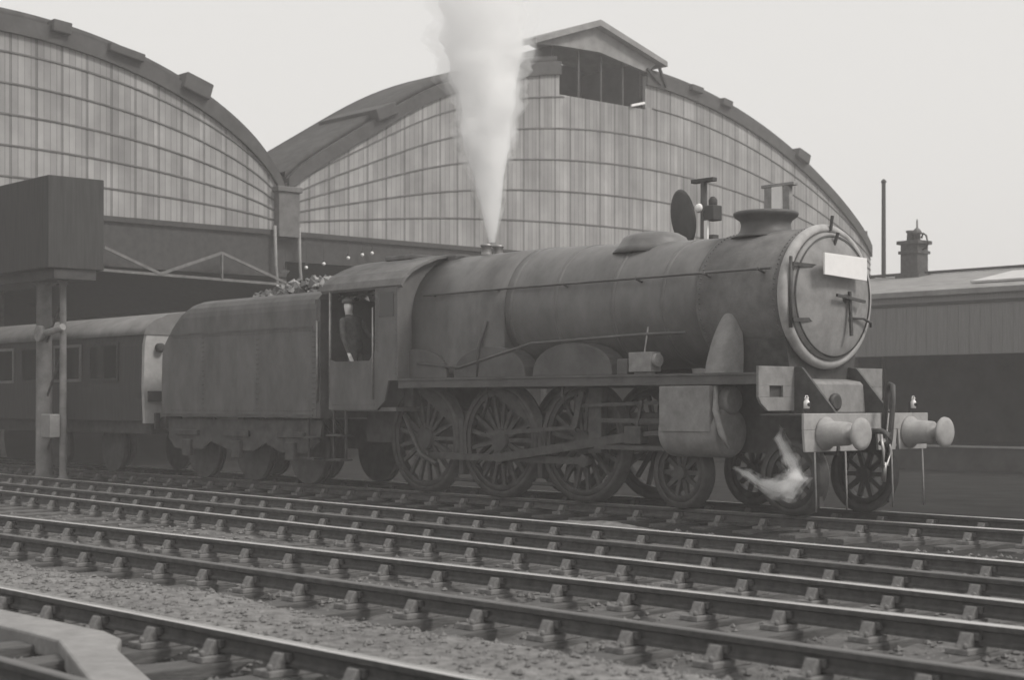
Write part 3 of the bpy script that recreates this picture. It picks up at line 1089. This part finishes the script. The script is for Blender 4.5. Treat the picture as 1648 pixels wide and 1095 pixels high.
DR = (-7.1, -5.34, -3.58)
RW = .84
for y in (-.74, .74):
    for x in DR:
        wheel(x, y, RW, RW, 17)
    for x in (-1.75, .08):
        wheel(x, y, .47, .47, 10, 'bogie_wheel')
    sgn = -1 if y < 0 else 1
    yo = y + sgn * .16
    cr = (.16, -.26)
    m = MB()
    for x in DR:
        m.lathe([(.09, -.06), (.09, .06)], 'y', (x + cr[0], yo, RW + cr[1]), 16)
    for a, b in ((DR[0], DR[1]), (DR[1], DR[2])):
        m.bar((a + cr[0], yo, RW + cr[1]), (b + cr[0], yo, RW + cr[1]), .06, .1)
    m.build('coupling_rod', M['motion'], lc)
    m = MB().bar((DR[1] + cr[0], yo + sgn * .1, RW + cr[1]), (-2.35, yo + sgn * .1, .95), .06, .12)
    m.build('connecting_rod', M['motion'], lc)
    m = MB().box(-2.5, -2.2, yo + sgn * .1 - .08, yo + sgn * .1 + .08, .84, 1.08)
    m.bar((-2.35, yo + sgn * .1, .96), (-1.7, yo + sgn * .1, 1.0), .07, .07)
    m.build('crosshead', M['motion'], lc, .01)
    m = MB()
    m.box(-3.1, -1.7, yo + sgn * .1 - .05, yo + sgn * .1 + .05, 1.12, 1.18)
    m.box(-3.1, -1.7, yo + sgn * .1 - .05, yo + sgn * .1 + .05, .76, .82)
    m.box(-3.3, -3.05, yo - .06, yo + .06, .7, 1.6)
    m.build('slide_bar', M['frame'], lc)
    m = MB().bar((-3.35, yo + sgn * .12, 1.55), (-3.5, yo + sgn * .12, 1.05), .06, .1)
    m.bar((-3.4, yo + sgn * .12, 1.35), (-1.75, yo + sgn * .12, 1.40), .04, .05)
    m.bar((-3.5, yo + sgn * .12, 1.05), (DR[1] + .05, yo + sgn * .18, RW + .1), .04, .06)
    m.bar((-2.35, yo + sgn * .14, .9), (-2.2, yo + sgn * .14, 1.42), .04, .05)
    m.build('valve_gear', M['motion'], lc)
    # cylinder block
    yc = sgn * 1.0
    m = MB().lathe([(.30, -1.72), (.33, -1.68), (.33, -.78), (.30, -.74), (.2, -.72)], 'x', (0, yc - sgn * .05, 1.02), 32)
    m.lathe([(.16, -1.78), (.18, -1.74), (.18, -.72), (.15, -.68)], 'x', (0, yc - sgn * .05, 1.42), 24)
    m.prism([(yc - .3, 1.02), (yc + .28, 1.02), (yc + .26, 1.45), (yc + .2, 1.605), (yc - .3, 1.605)], 'yz', -1.66, -.8)
    m.build('cylinder', M['litplate'] if y < 0 else M['loco'], lc, .01)
    # outside steam pipe casing
    m = MB()
    rows = []
    for k in range(17):
        f = k / 16
        z = 1.766 + f * .80
        hw = .21 * math.sqrt(max(0, 1 - f ** 2.4)) + .004
        dep = (.40 - .24 * f ** 1.2)
        yb = sgn * .76
        rows.append([(-.92 + .05 * f + hw * math.cos(math.pi * q / 12) * (1 if abs(math.cos(math.pi * q / 12)) > .999 else 1), yb + sgn * dep * math.sin(math.pi * q / 12) ** .6 * (hw / .214) ** .35, z) for q in range(13)])
    m.add([p for r_ in rows for p in r_], [(i * 13 + k, i * 13 + k + 1, i * 13 + k + 14, i * 13 + k + 13) for i in range(16) for k in range(12)], 0, True)
    m.build('steam_pipe_casing', M['litplate'], lc)
    # splashers
    for x in DR:
        pts = [(x + .80 * math.cos(a), 1.766 + .46 * math.sin(a) ** .8) for a in [math.pi * i / 14 for i in range(15)]]
        m = MB().prism(pts, 'xz', sgn * .72 if sgn < 0 else .60, sgn * 1.02 if sgn < 0 else 1.02)
        for i, p in enumerate(m.v):
            pass
        m.build('splasher', M['loco'], lc, .012)
    # axle springs and brake gear between the wheels
    for x in (-6.22, -4.46):
        m = MB().box(x - .05, x + .05, y - .06, y + .06, .3, 1.15)
        m.tube([(x - .2, y, .22), (x + .25, y, .22)], .03, 6)
        m.build('brake_hanger', M['frame'], lc)
    m = MB().tube([(-.78, sgn * 1.2, 1.6), (-.74, sgn * 1.25, 1.3), (-.64, sgn * 1.25, 1.0), (-.56, sgn * 1.2, .82)], [.03, .045, .045, .02], 8)
    m.build('drain_pipe', M['ironpale'], lc)
# fittings on the running plate
m = MB().box(-2.35, -1.95, -1.15, -.95, 1.80, 2.06)
m.lathe([(.09, 0), (.09, .06)], 'x', (-1.95, -1.05, 1.95), 14)
m.tube([(-2.15, -1.05, 2.06), (-2.15, -1.0, 2.3), (-2.2, -.93, 2.4)], .014, 6)
m.box(-2.32, -1.98, -1.08, -1.02, 1.766, 1.80)
m.build('lubricator', M['ironpale'], lc, .012)
m = MB().box(-2.62, -2.42, -1.1, -.95, 1.766, 1.98)
m.build('oil_box', M['loco'], lc, .012)
m = MB().tube([(-7.0, -1.02, 2.0), (-6.0, -1.02, 1.92), (-4.4, -1.02, 2.24), (-2.2, -1.0, 2.3), (-1.5, -.96, 2.3)], .022, 8)
m.tube([(-5.6, -1.0, 1.78), (-5.55, -1.03, 2.2), (-5.4, -1.0, 2.6)], .03, 8)
m.build('injector_pipe', M['loco'], lc)
for pts, r in (([(-7.35, -1.0, 1.2), (-6.9, -1.05, .6), (-6.5, -1.05, .45)], .04), ([(-5.2, -1.15, 1.7), (-5.15, -1.2, 1.4), (-5.3, -1.15, 1.2)], .03),
               ([(-3.6, -1.15, 1.7), (-3.58, -1.2, 1.5), (-3.55, -1.15, 1.3)], .025)):
    MB().tube(pts, r, 8).build('sand_pipe', M['motion'], lc)

# headlamps, headboard
for y, lab in ((-1.1, 'small white headlamp on the near end of the buffer beam'), (1.1, 'small white headlamp on the far end of the buffer beam')):
    hl = thing('headlamp', lab, 'lamp', .56, -y, 1.32, 'headlamps on the buffer beam')
    m = MB().lathe([(.065, 0), (.065, .15), (.04, .19), (.04, .22), (.05, .225), (.05, .24)], 'z', (0, 0, 0), 16)
    m.tube([(0, -.06, .2), (0, -.04, .28), (0, .04, .28), (0, .06, .2)], .008, 6)
    m.build('lamp_body', M['lampwhite'], hl)
    hl.scale = (.55, .55, .55)
    MB().lathe([(.045, .05), (.045, .075), (.035, .085)], 'x', (0, 0, .09), 14).build('lens', M['glass'], hl)
hb = MB().prism([(-.47, ZC + .24), (.40, ZC + .20), (.40, ZC + .49), (-.47, ZC + .51)], 'yz', .325, .35)
tag(framed(hb, 'headboard', M['white'], 0, 0, 0, .004), 'blank white headboard hung on the smokebox door', 'headboard')

# ------------------------------------------------------------------ tender
td = thing('tender', 'dark tender coupled behind the locomotive cab', 'tender', 0, 0)
prof = [(-1.25, 1.14), (-1.25, 2.95), (-1.235, 3.04), (-1.2, 3.12), (-1.13, 3.2), (-1.03, 3.25), (-.9, 3.27), (-.8, 3.27), (-.8, 3.1), (.8, 3.1), (.8, 3.27), (.9, 3.27), (1.03, 3.25), (1.13, 3.2), (1.2, 3.12), (1.235, 3.04), (1.25, 2.95), (1.25, 1.14)]
m = MB()
rows = [(-14.45, 1.40), (-14.42, .86), (-14.3, .66), (-14.05, .42), (-13.75, .2), (-13.5, .07), (-13.25, .0), (-9.4, .0)]
n0 = len(prof)
for x, drop in rows:
    zt_ = 3.27 - drop
    for y, z in prof:
        m.v.append((x, y, min(z, zt_ - (3.27 - z) * .25) if z > 1.2 else z))
for i in range(len(rows) - 1):
    for k in range(n0):
        k2 = (k + 1) % n0
        m.f.append((i * n0 + k, i * n0 + k2, (i + 1) * n0 + k2, (i + 1) * n0 + k))
m.f += [tuple(range(n0)), tuple(range((len(rows) - 1) * n0, len(rows) * n0))]
m.m = [0] * len(m.f)
m.s = [False] * len(m.f)
for x in (-13.0, -11.2, -9.5):
    z = 1.3
    while z < 2.62:
        m.blob((x, -1.25, z), .016, .012, .016, 6, 4)
        m.blob((x + .05, -1.25, z), .016, .012, .016, 6, 4)
        z += .085
x = -14.1
while x < -9.5:
    m.blob((x, -1.25, 1.26), .016, .012, .016, 6, 4)
    m.blob((x, -1.252, 2.60), .016, .012, .016, 6, 4)
    x += .085
tk = m.build('tank', M['cabside'], td)
m = MB().box(-14.4, -9.5, -1.262, -1.2502, 1.16, 1.20)
m.box(-14.1, -9.5, -1.262, -1.2502, 2.64, 2.67)
m.build('beading', M['loco'], tk)
m = MB().box(-9.45, -9.3, -1.24, 1.24, 1.14, 3.1)
m.build('front_plate', M['loco'], td)
for sd_ in (-1, 1):
    ya, yb = (-1.12, -1.08) if sd_ < 0 else (1.08, 1.12)
    m = MB().prism([(-14.42, 1.1), (-14.42, .75), (-14.2, .55), (-13.2, .55), (-12.9, .7), (-12.3, .55), (-11.5, .55), (-11.1, .7), (-10.7, .55), (-9.9, .55), (-9.5, .75), (-9.4, 1.1)], 'xz', ya, yb)
    m.build('frame_plate', M['frame'], td)
    for x in (-13.7, -12.0, -10.3):
        m = MB().lathe([(.56, -.06), (.56, .06)], 'y', (0, 0, 0), 32)
        m.lathe([(.585, .05), (.585, .08)], 'y', (0, 0, 0), 32)
        o = m.build('wheel', M['frame'], td)
        o.location = (x, sd_ * .74, .565)
        m = MB().box(x - .14, x + .14, sd_ * 1.14 - .04, sd_ * 1.14 + .04, .42, .72)
        m.box(x - .4, x + .4, sd_ * 1.14 - .03, sd_ * 1.14 + .03, .8, .9)
        m.build('axle_box', M['frame'], td, .01)
    m = MB()
    for z in (.45, .8):
        m.box(-9.75, -9.4, sd_ * 1.2 - .1, sd_ * 1.2 + .1, z, z + .03)
    m.box(-9.73, -9.7, sd_ * 1.18 - .02, sd_ * 1.18 + .02, .45, 1.13)
    m.build('step', M['frame'], td)
    MB().tube([(-9.36, sd_ * 1.26, 1.4), (-9.36, sd_ * 1.26, 2.75)], .022, 8).build('grab_rail', M['steel'], td)
# coal heaped on the tender
m = MB()
for k in range(420):
    x = random.uniform(-12.2, -9.35)
    y = random.uniform(-.85, .85)
    edge = max(0, 1 - (abs(y) / 1.0) ** 2) * max(0, 1 - ((x + 10.7) / 1.8) ** 4)
    z = 3.1 + edge * .5 * random.uniform(.6, 1.0)
    r = random.uniform(.05, .14)
    e = [random.uniform(.7, 1.3) for _ in range(6)]
    X = Matrix.Rotation(random.uniform(0, 6), 3, 'Z') @ Matrix.Rotation(random.uniform(0, 6), 3, 'X')
    m.add([tuple(Vector((x, y, z)) + X @ Vector(p) * r * e[q]) for q, p in enumerate(OCT)], OF, 1 if random.random() < .22 else 0)
ob = framed(m, 'coal_heap', [M['coal'], M['coalglint']])
tag(ob, 'heap of coal lumps, some painted pale for glints, on top of the tender', 'coal', None, 'stuff')

# ------------------------------------------------------------------ coach behind the tender
vn = thing('railway_coach', 'dark railway coach with pale roof and pale end behind the tender', 'coach', -15.0, 0)
LC = -17.5
sidep = [(-1.3, 1.05), (-1.33, 1.7), (-1.31, 2.5), (-1.27, 2.72), (1.27, 2.72), (1.31, 2.5), (1.33, 1.7), (1.3, 1.05)]
cbody = MB().prism(sidep, 'yz', LC, -.1).build('body', M['timberdark'], vn)
va = [(-1.33, 2.70), (-1.27, 2.84), (-1.1, 2.98), (-.8, 3.10), (-.4, 3.17), (0, 3.19), (.4, 3.17), (.8, 3.10), (1.1, 2.98), (1.27, 2.84), (1.33, 2.70)]
MB().prism(va, 'yz', LC - .02, .02, 0, True).build('roof', M['coachroof'], vn)
m = MB().prism([(-1.29, 1.0), (-1.32, 1.7), (-1.30, 2.5), (-1.26, 2.698), (1.26, 2.698), (1.30, 2.5), (1.32, 1.7), (1.29, 1.0)], 'yz', -.099, 0)
ce = m.build('coach_end', M['coachend'], vn)
m = MB().box(.0005, .35, -.48, .48, 1.15, 2.95)
m.build('gangway', M['irondark'], ce, .03)
m = MB()
for y0, y1, z0, z1 in ((-1.24, -.8, 1.42, 1.62), (-1.1, -1.0, .9, 1.2)):
    m.box(.0005, .05, y0, y1, z0, z1)
m.build('end_step', M['irondark'], ce)
m = MB().lathe([(.09, 0), (.09, .1), (.05, .12)], 'x', (0, -1.0, 2.45), 16)
m.build('end_lamp', M['irondark'], ce)
for y in (-.87, .87):
    MB().lathe([(.12, 0), (.09, .3), (.2, .32), (.2, .36)], 'x', (0, y, 1.02), 20).build('buffer', M['frame'], vn)
for k in range(11):
    x = -1.0 - 1.55 * k
    f_ = MB()
    f_.box(x - 1.1, x - .02, -1.352, -1.3335, 1.88, 2.52)
    wn_ = f_.build('window', M['glass'], vn)
    fr_ = MB()
    for a, b, z0, z1 in ((x - 1.16, x - 1.1005, 1.82, 2.58), (x - .0195, x + .04, 1.82, 2.58), (x - 1.1, x - .02, 2.5205, 2.58), (x - 1.1, x - .02, 1.82, 1.8795)):
        fr_.box(a, b, -1.36, -1.333, z0, z1)
    fr_.build('window_frame', M['coachroof'] if k % 2 else M['timberdark'], wn_)
for x in (-2.2, -4.6, -13, -15.4):
    for y in (-.74, .74):
        o = MB().lathe([(.48, -.06), (.48, .06)], 'y', (0, 0, 0), 28).build('wheel', M['frame'], vn)
        o.location = (x, y, .48)
MB().box(LC, -.12, -1.1, 1.1, .8, 1.049).build('underframe', M['frame'], vn)

# ------------------------------------------------------------------ person in the cab doorway
sk = bpy.data.meshes.new('person')
HX0, HY0 = 0.0, 0.0
# joints: x forward, y away from the camera, z up; standing at the doorway, leaning out a little
J = {
    'pelvis': ((-.02, .10, .95), .135), 'waist': ((0, .08, 1.10), .13), 'chest': ((.01, .04, 1.30), .155), 'neckb': ((.02, -.01, 1.45), .075), 'neck': ((.03, -.03, 1.51), .056),
    'jaw': ((.05, -.05, 1.56), .07), 'head': ((.045, -.055, 1.64), .092), 'crown': ((.03, -.05, 1.715), .062),
    'shR': ((.05, -.17, 1.41), .062), 'elR': ((.16, -.24, 1.13), .047), 'wrR': ((.26, -.20, .86), .03), 'pmR': ((.285, -.185, .80), .032),
    'shL': ((0, .22, 1.41), .062), 'elL': ((.1, .34, 1.15), .047), 'wrL': ((.3, .36, 1.10), .03), 'pmL': ((.37, .36, 1.10), .032),
    'hipR': ((0, .06, .9), .1), 'knR': ((.04, .08, .5), .07), 'anR': ((.0, .08, .09), .05), 'toR': ((.15, .07, .03), .035),
    'hipL': ((-.03, .2, .9), .1), 'knL': ((.02, .22, .5), .07), 'anL': ((-.04, .22, .09), .05), 'toL': ((.11, .23, .03), .035),
    'nose': ((.135, -.075, 1.62), .018),
}
E_ = [('pelvis', 'waist'), ('waist', 'chest'), ('chest', 'neckb'), ('neckb', 'neck'), ('neck', 'jaw'), ('jaw', 'head'), ('head', 'crown'), ('head', 'nose'),
      ('chest', 'shR'), ('shR', 'elR'), ('elR', 'wrR'), ('wrR', 'pmR'), ('chest', 'shL'), ('shL', 'elL'), ('elL', 'wrL'), ('wrL', 'pmL'),
      ('pelvis', 'hipR'), ('hipR', 'knR'), ('knR', 'anR'), ('anR', 'toR'), ('pelvis', 'hipL'), ('hipL', 'knL'), ('knL', 'anL'), ('anL', 'toL')]
for hnd, dirx in (('R', (.03, 0, -.04)), ('L', (.05, 0, -.01))):
    c = Vector(J['pm' + hnd][0])
    for q in range(4):
        off = Vector((.0, -.027 + .018 * q, 0))
        a = c + off + Vector(dirx) * .6
        b_ = c + off * 1.1 + Vector(dirx) * (1.25 + .12 * (q in (1, 2))) + Vector((0, .0, -.02))
        J[f'f{hnd}{q}a'] = (tuple(a), .009)
        J[f'f{hnd}{q}b'] = (tuple(b_), .008)
        E_ += [('pm' + hnd, f'f{hnd}{q}a'), (f'f{hnd}{q}a', f'f{hnd}{q}b')]
    J[f'f{hnd}t'] = (tuple(c + Vector((.025, -.05, .0))), .010)
    E_.append(('pm' + hnd, f'f{hnd}t'))
names = list(J)
sk.from_pydata([J[k][0] for k in names], [(names.index(a), names.index(b)) for a, b in E_], [])
tmp = bpy.data.objects.new('person', sk)
sc.collection.objects.link(tmp)
smod = tmp.modifiers.new('skin', 'SKIN')
for i, k in enumerate(names):
    r = J[k][1]
    sk.skin_vertices[0].data[i].radius = (r, r * (1.0 if k not in ('chest', 'waist', 'pelvis') else 1.15))
    sk.skin_vertices[0].data[i].use_root = (k == 'pelvis')
sub = tmp.modifiers.new('sub', 'SUBSURF')
sub.levels = sub.render_levels = 2
dg = bpy.context.evaluated_depsgraph_get()
me = bpy.data.meshes.new_from_object(tmp.evaluated_get(dg))
bpy.data.objects.remove(tmp)
me.materials.clear()
me.materials.append(M['overalls'])
me.materials.append(M['skin'])
for p in me.polygons:
    p.use_smooth = True
    c = p.center
    p.material_index = 1 if (c.z > 1.49 or (c.z < .86 and c.x > .2) or (c.x > .29 and c.z > 1.0)) else 0
pe = bpy.data.objects.new('person', me)
sc.collection.objects.link(pe)
pe.location = W(-8.62, 1.15, 1.325)
pe.rotation_euler.z = RZ
tag(pe, 'person in dark overalls and cap standing in the locomotive cab doorway', 'person')
m = MB().lathe([(.098, 0), (.104, .03), (.09, .065), (.04, .085), (.001, .09)], 'z', (.035, -.05, 1.672), 20)
m.prism([(.1, -.12), (.17, -.10), (.185, -.05), (.17, 0), (.1, .02)], 'xy', 1.672, 1.684)
m.build('cap', M['overalls'], pe)

# ------------------------------------------------------------------ white beads added for the sparkles below the girder
for k, (x, y, z) in enumerate(((0, 9.3, 5.2), (0, 9.9, 5.34), (0, 10.75, 5.56), (0, 11.25, 5.68), (0, 11.6, 5.75))):
    q = MB().blob((0, 0, 0), .05, .05, .05, 12, 8)
    q.lathe([(.03, .05), (.03, .12)], 'z', (0, 0, 0), 8, 1)
    q.lathe([(.006, .11), (.006, ZB - z - .1)], 'z', (0, 0, 0), 6, 1)
    ob = framed(q, 'sparkle_bead', [M['lampwhite'], M['irondark']], SF + .06 + .12, -y, z)
    tag(ob, 'small white bead added for a sparkle, hung in a row under the shed girder', 'lamp', 'sparkle beads under the shed girder')


# ------------------------------------------------------------------ steam
def steam_material(name, dens, scale, lo_, hi_):
    m_ = bpy.data.materials.new(name)
    m_.use_nodes = True
    n = m_.node_tree
    n.nodes.clear()
    out = n.nodes.new('ShaderNodeOutputMaterial')
    pv = n.nodes.new('ShaderNodeVolumePrincipled')
    pv.inputs['Color'].default_value = (1, 1, 1, 1)
    pv.inputs['Anisotropy'].default_value = 0.1
    tc = n.nodes.new('ShaderNodeTexCoord')
    nz = n.nodes.new('ShaderNodeTexNoise')
    nz.inputs['Scale'].default_value = scale
    nz.inputs['Detail'].default_value = 4
    n.links.new(tc.outputs['Object'], nz.inputs[0])
    mr = n.nodes.new('ShaderNodeMapRange')
    mr.inputs[1].default_value = lo_
    mr.inputs[2].default_value = hi_
    mr.inputs[3].default_value = 0
    mr.inputs[4].default_value = dens
    n.links.new(nz.outputs[0], mr.inputs[0])
    sp = n.nodes.new('ShaderNodeSeparateXYZ')
    n.links.new(tc.outputs['Object'], sp.inputs[0])
    thin = n.nodes.new('ShaderNodeMapRange')
    thin.inputs[1].default_value = 5.2
    thin.inputs[2].default_value = 8.2
    thin.inputs[3].default_value = 1.0
    thin.inputs[4].default_value = .07
    n.links.new(sp.outputs[2], thin.inputs[0])
    mu = n.nodes.new('ShaderNodeMath')
    mu.operation = 'MULTIPLY'
    n.links.new(mr.outputs[0], mu.inputs[0])
    n.links.new(thin.outputs[0], mu.inputs[1])
    n.links.new(mu.outputs[0], pv.inputs['Density'])
    n.links.new(pv.outputs[0], out.inputs['Volume'])
    return m_


rows, seg = 70, 40


def plume(grow, rough):
    m = MB()
    for i in range(rows + 1):
        f = i / rows
        z = 3.9 + f * 5.4
        r = (.05 + .98 * f ** .92) * grow
        cx = -.32 * f + .12 * f * noise.noise(Vector((0, 0, z * .9)))
        for k in range(seg):
            th = 2 * math.pi * k / seg
            d = Vector((math.cos(th), math.sin(th), 0))
            q = 1 + rough * (.26 * noise.noise(Vector((d.x * 1.3, d.y * 1.3, z * 1.5))) + .20 * noise.noise(Vector((d.x * 2.6, d.y * 2.6, z * 3.2 + 7)))
                             + .14 * noise.noise(Vector((d.x * 6, d.y * 6, z * 7)))) * min(1, f * 4 + .2)
            m.v.append((cx + d.x * r * q, d.y * r * q, z))
    for i in range(rows):
        for k in range(seg):
            k2 = (k + 1) % seg
            m.f.append((i * seg + k, i * seg + k2, (i + 1) * seg + k2, (i + 1) * seg + k))
    m.f += [tuple(range(seg)), tuple(range(rows * seg, rows * seg + seg))]
    m.m = [0] * len(m.f)
    m.s = [True] * len(m.f)
    return m


ob = framed(plume(1.22, 1.5), 'steam_plume', steam_material('steam_veil', 2.6, 3.2, .36, .62), -6.42, 0, 0)
tag(ob, 'white steam plume blowing up from the safety valves', 'steam', None, 'stuff')
plume(.92, 1.0).build('steam_core', steam_material('steam', 9.0, 2.0, .2, .5), ob)


def wisp(grow):
    pts = [(-.62, 1.15, .70), (-.42, 1.16, .60), (-.2, 1.18, .51), (.05, 1.2, .46), (.28, 1.2, .48), (.38, 1.18, .6), (.30, 1.15, .78), (.16, 1.12, .92), (.06, 1.1, 1.06), (.08, 1.08, 1.2)]
    rr = [.02, .045, .07, .10, .15, .14, .10, .07, .08, .03]
    mm = MB().tube([(p[0], -p[1], p[2]) for p in pts], [r * grow for r in rr], 16)
    for i, p in enumerate(mm.v):
        q = noise.noise(Vector(p) * 7) * .05
        q2 = noise.noise(Vector(p) * 7 + Vector((9, 0, 0))) * .05
        mm.v[i] = (p[0] + q, p[1] + q2, p[2] + q2)
    return mm


ob = framed(wisp(1.35), 'drain_steam', steam_material('thin_steam_veil', 7.0, 9, .42, .75), .1, 0, -.1)
tag(ob, 'white wisp of steam curling from the cylinder drains', 'steam', None, 'stuff')
wisp(.95).build('steam_core', steam_material('thin_steam', 14.0, 7, .36, .7), ob)
wisp(.55).build('steam_core', steam_material('thick_steam', 30.0, 6, .3, .6), ob)

# ------------------------------------------------------------------ haze
hz = bpy.data.materials.new('smoky_haze')
hz.use_nodes = True
n = hz.node_tree
n.nodes.clear()
out = n.nodes.new('ShaderNodeOutputMaterial')
pv = n.nodes.new('ShaderNodeVolumePrincipled')
pv.inputs['Color'].default_value = (.95, .93, .92, 1)
pv.inputs['Density'].default_value = 0.0030
pv.inputs['Anisotropy'].default_value = 0.0
n.links.new(pv.outputs[0], out.inputs['Volume'])
m = MB().box(-265, 265, -125, 305, -1.4, 16)
hb_ = m.build('haze', hz)
tag(hb_, 'thin smoky haze hanging over the railway yard', 'haze', None, 'stuff')
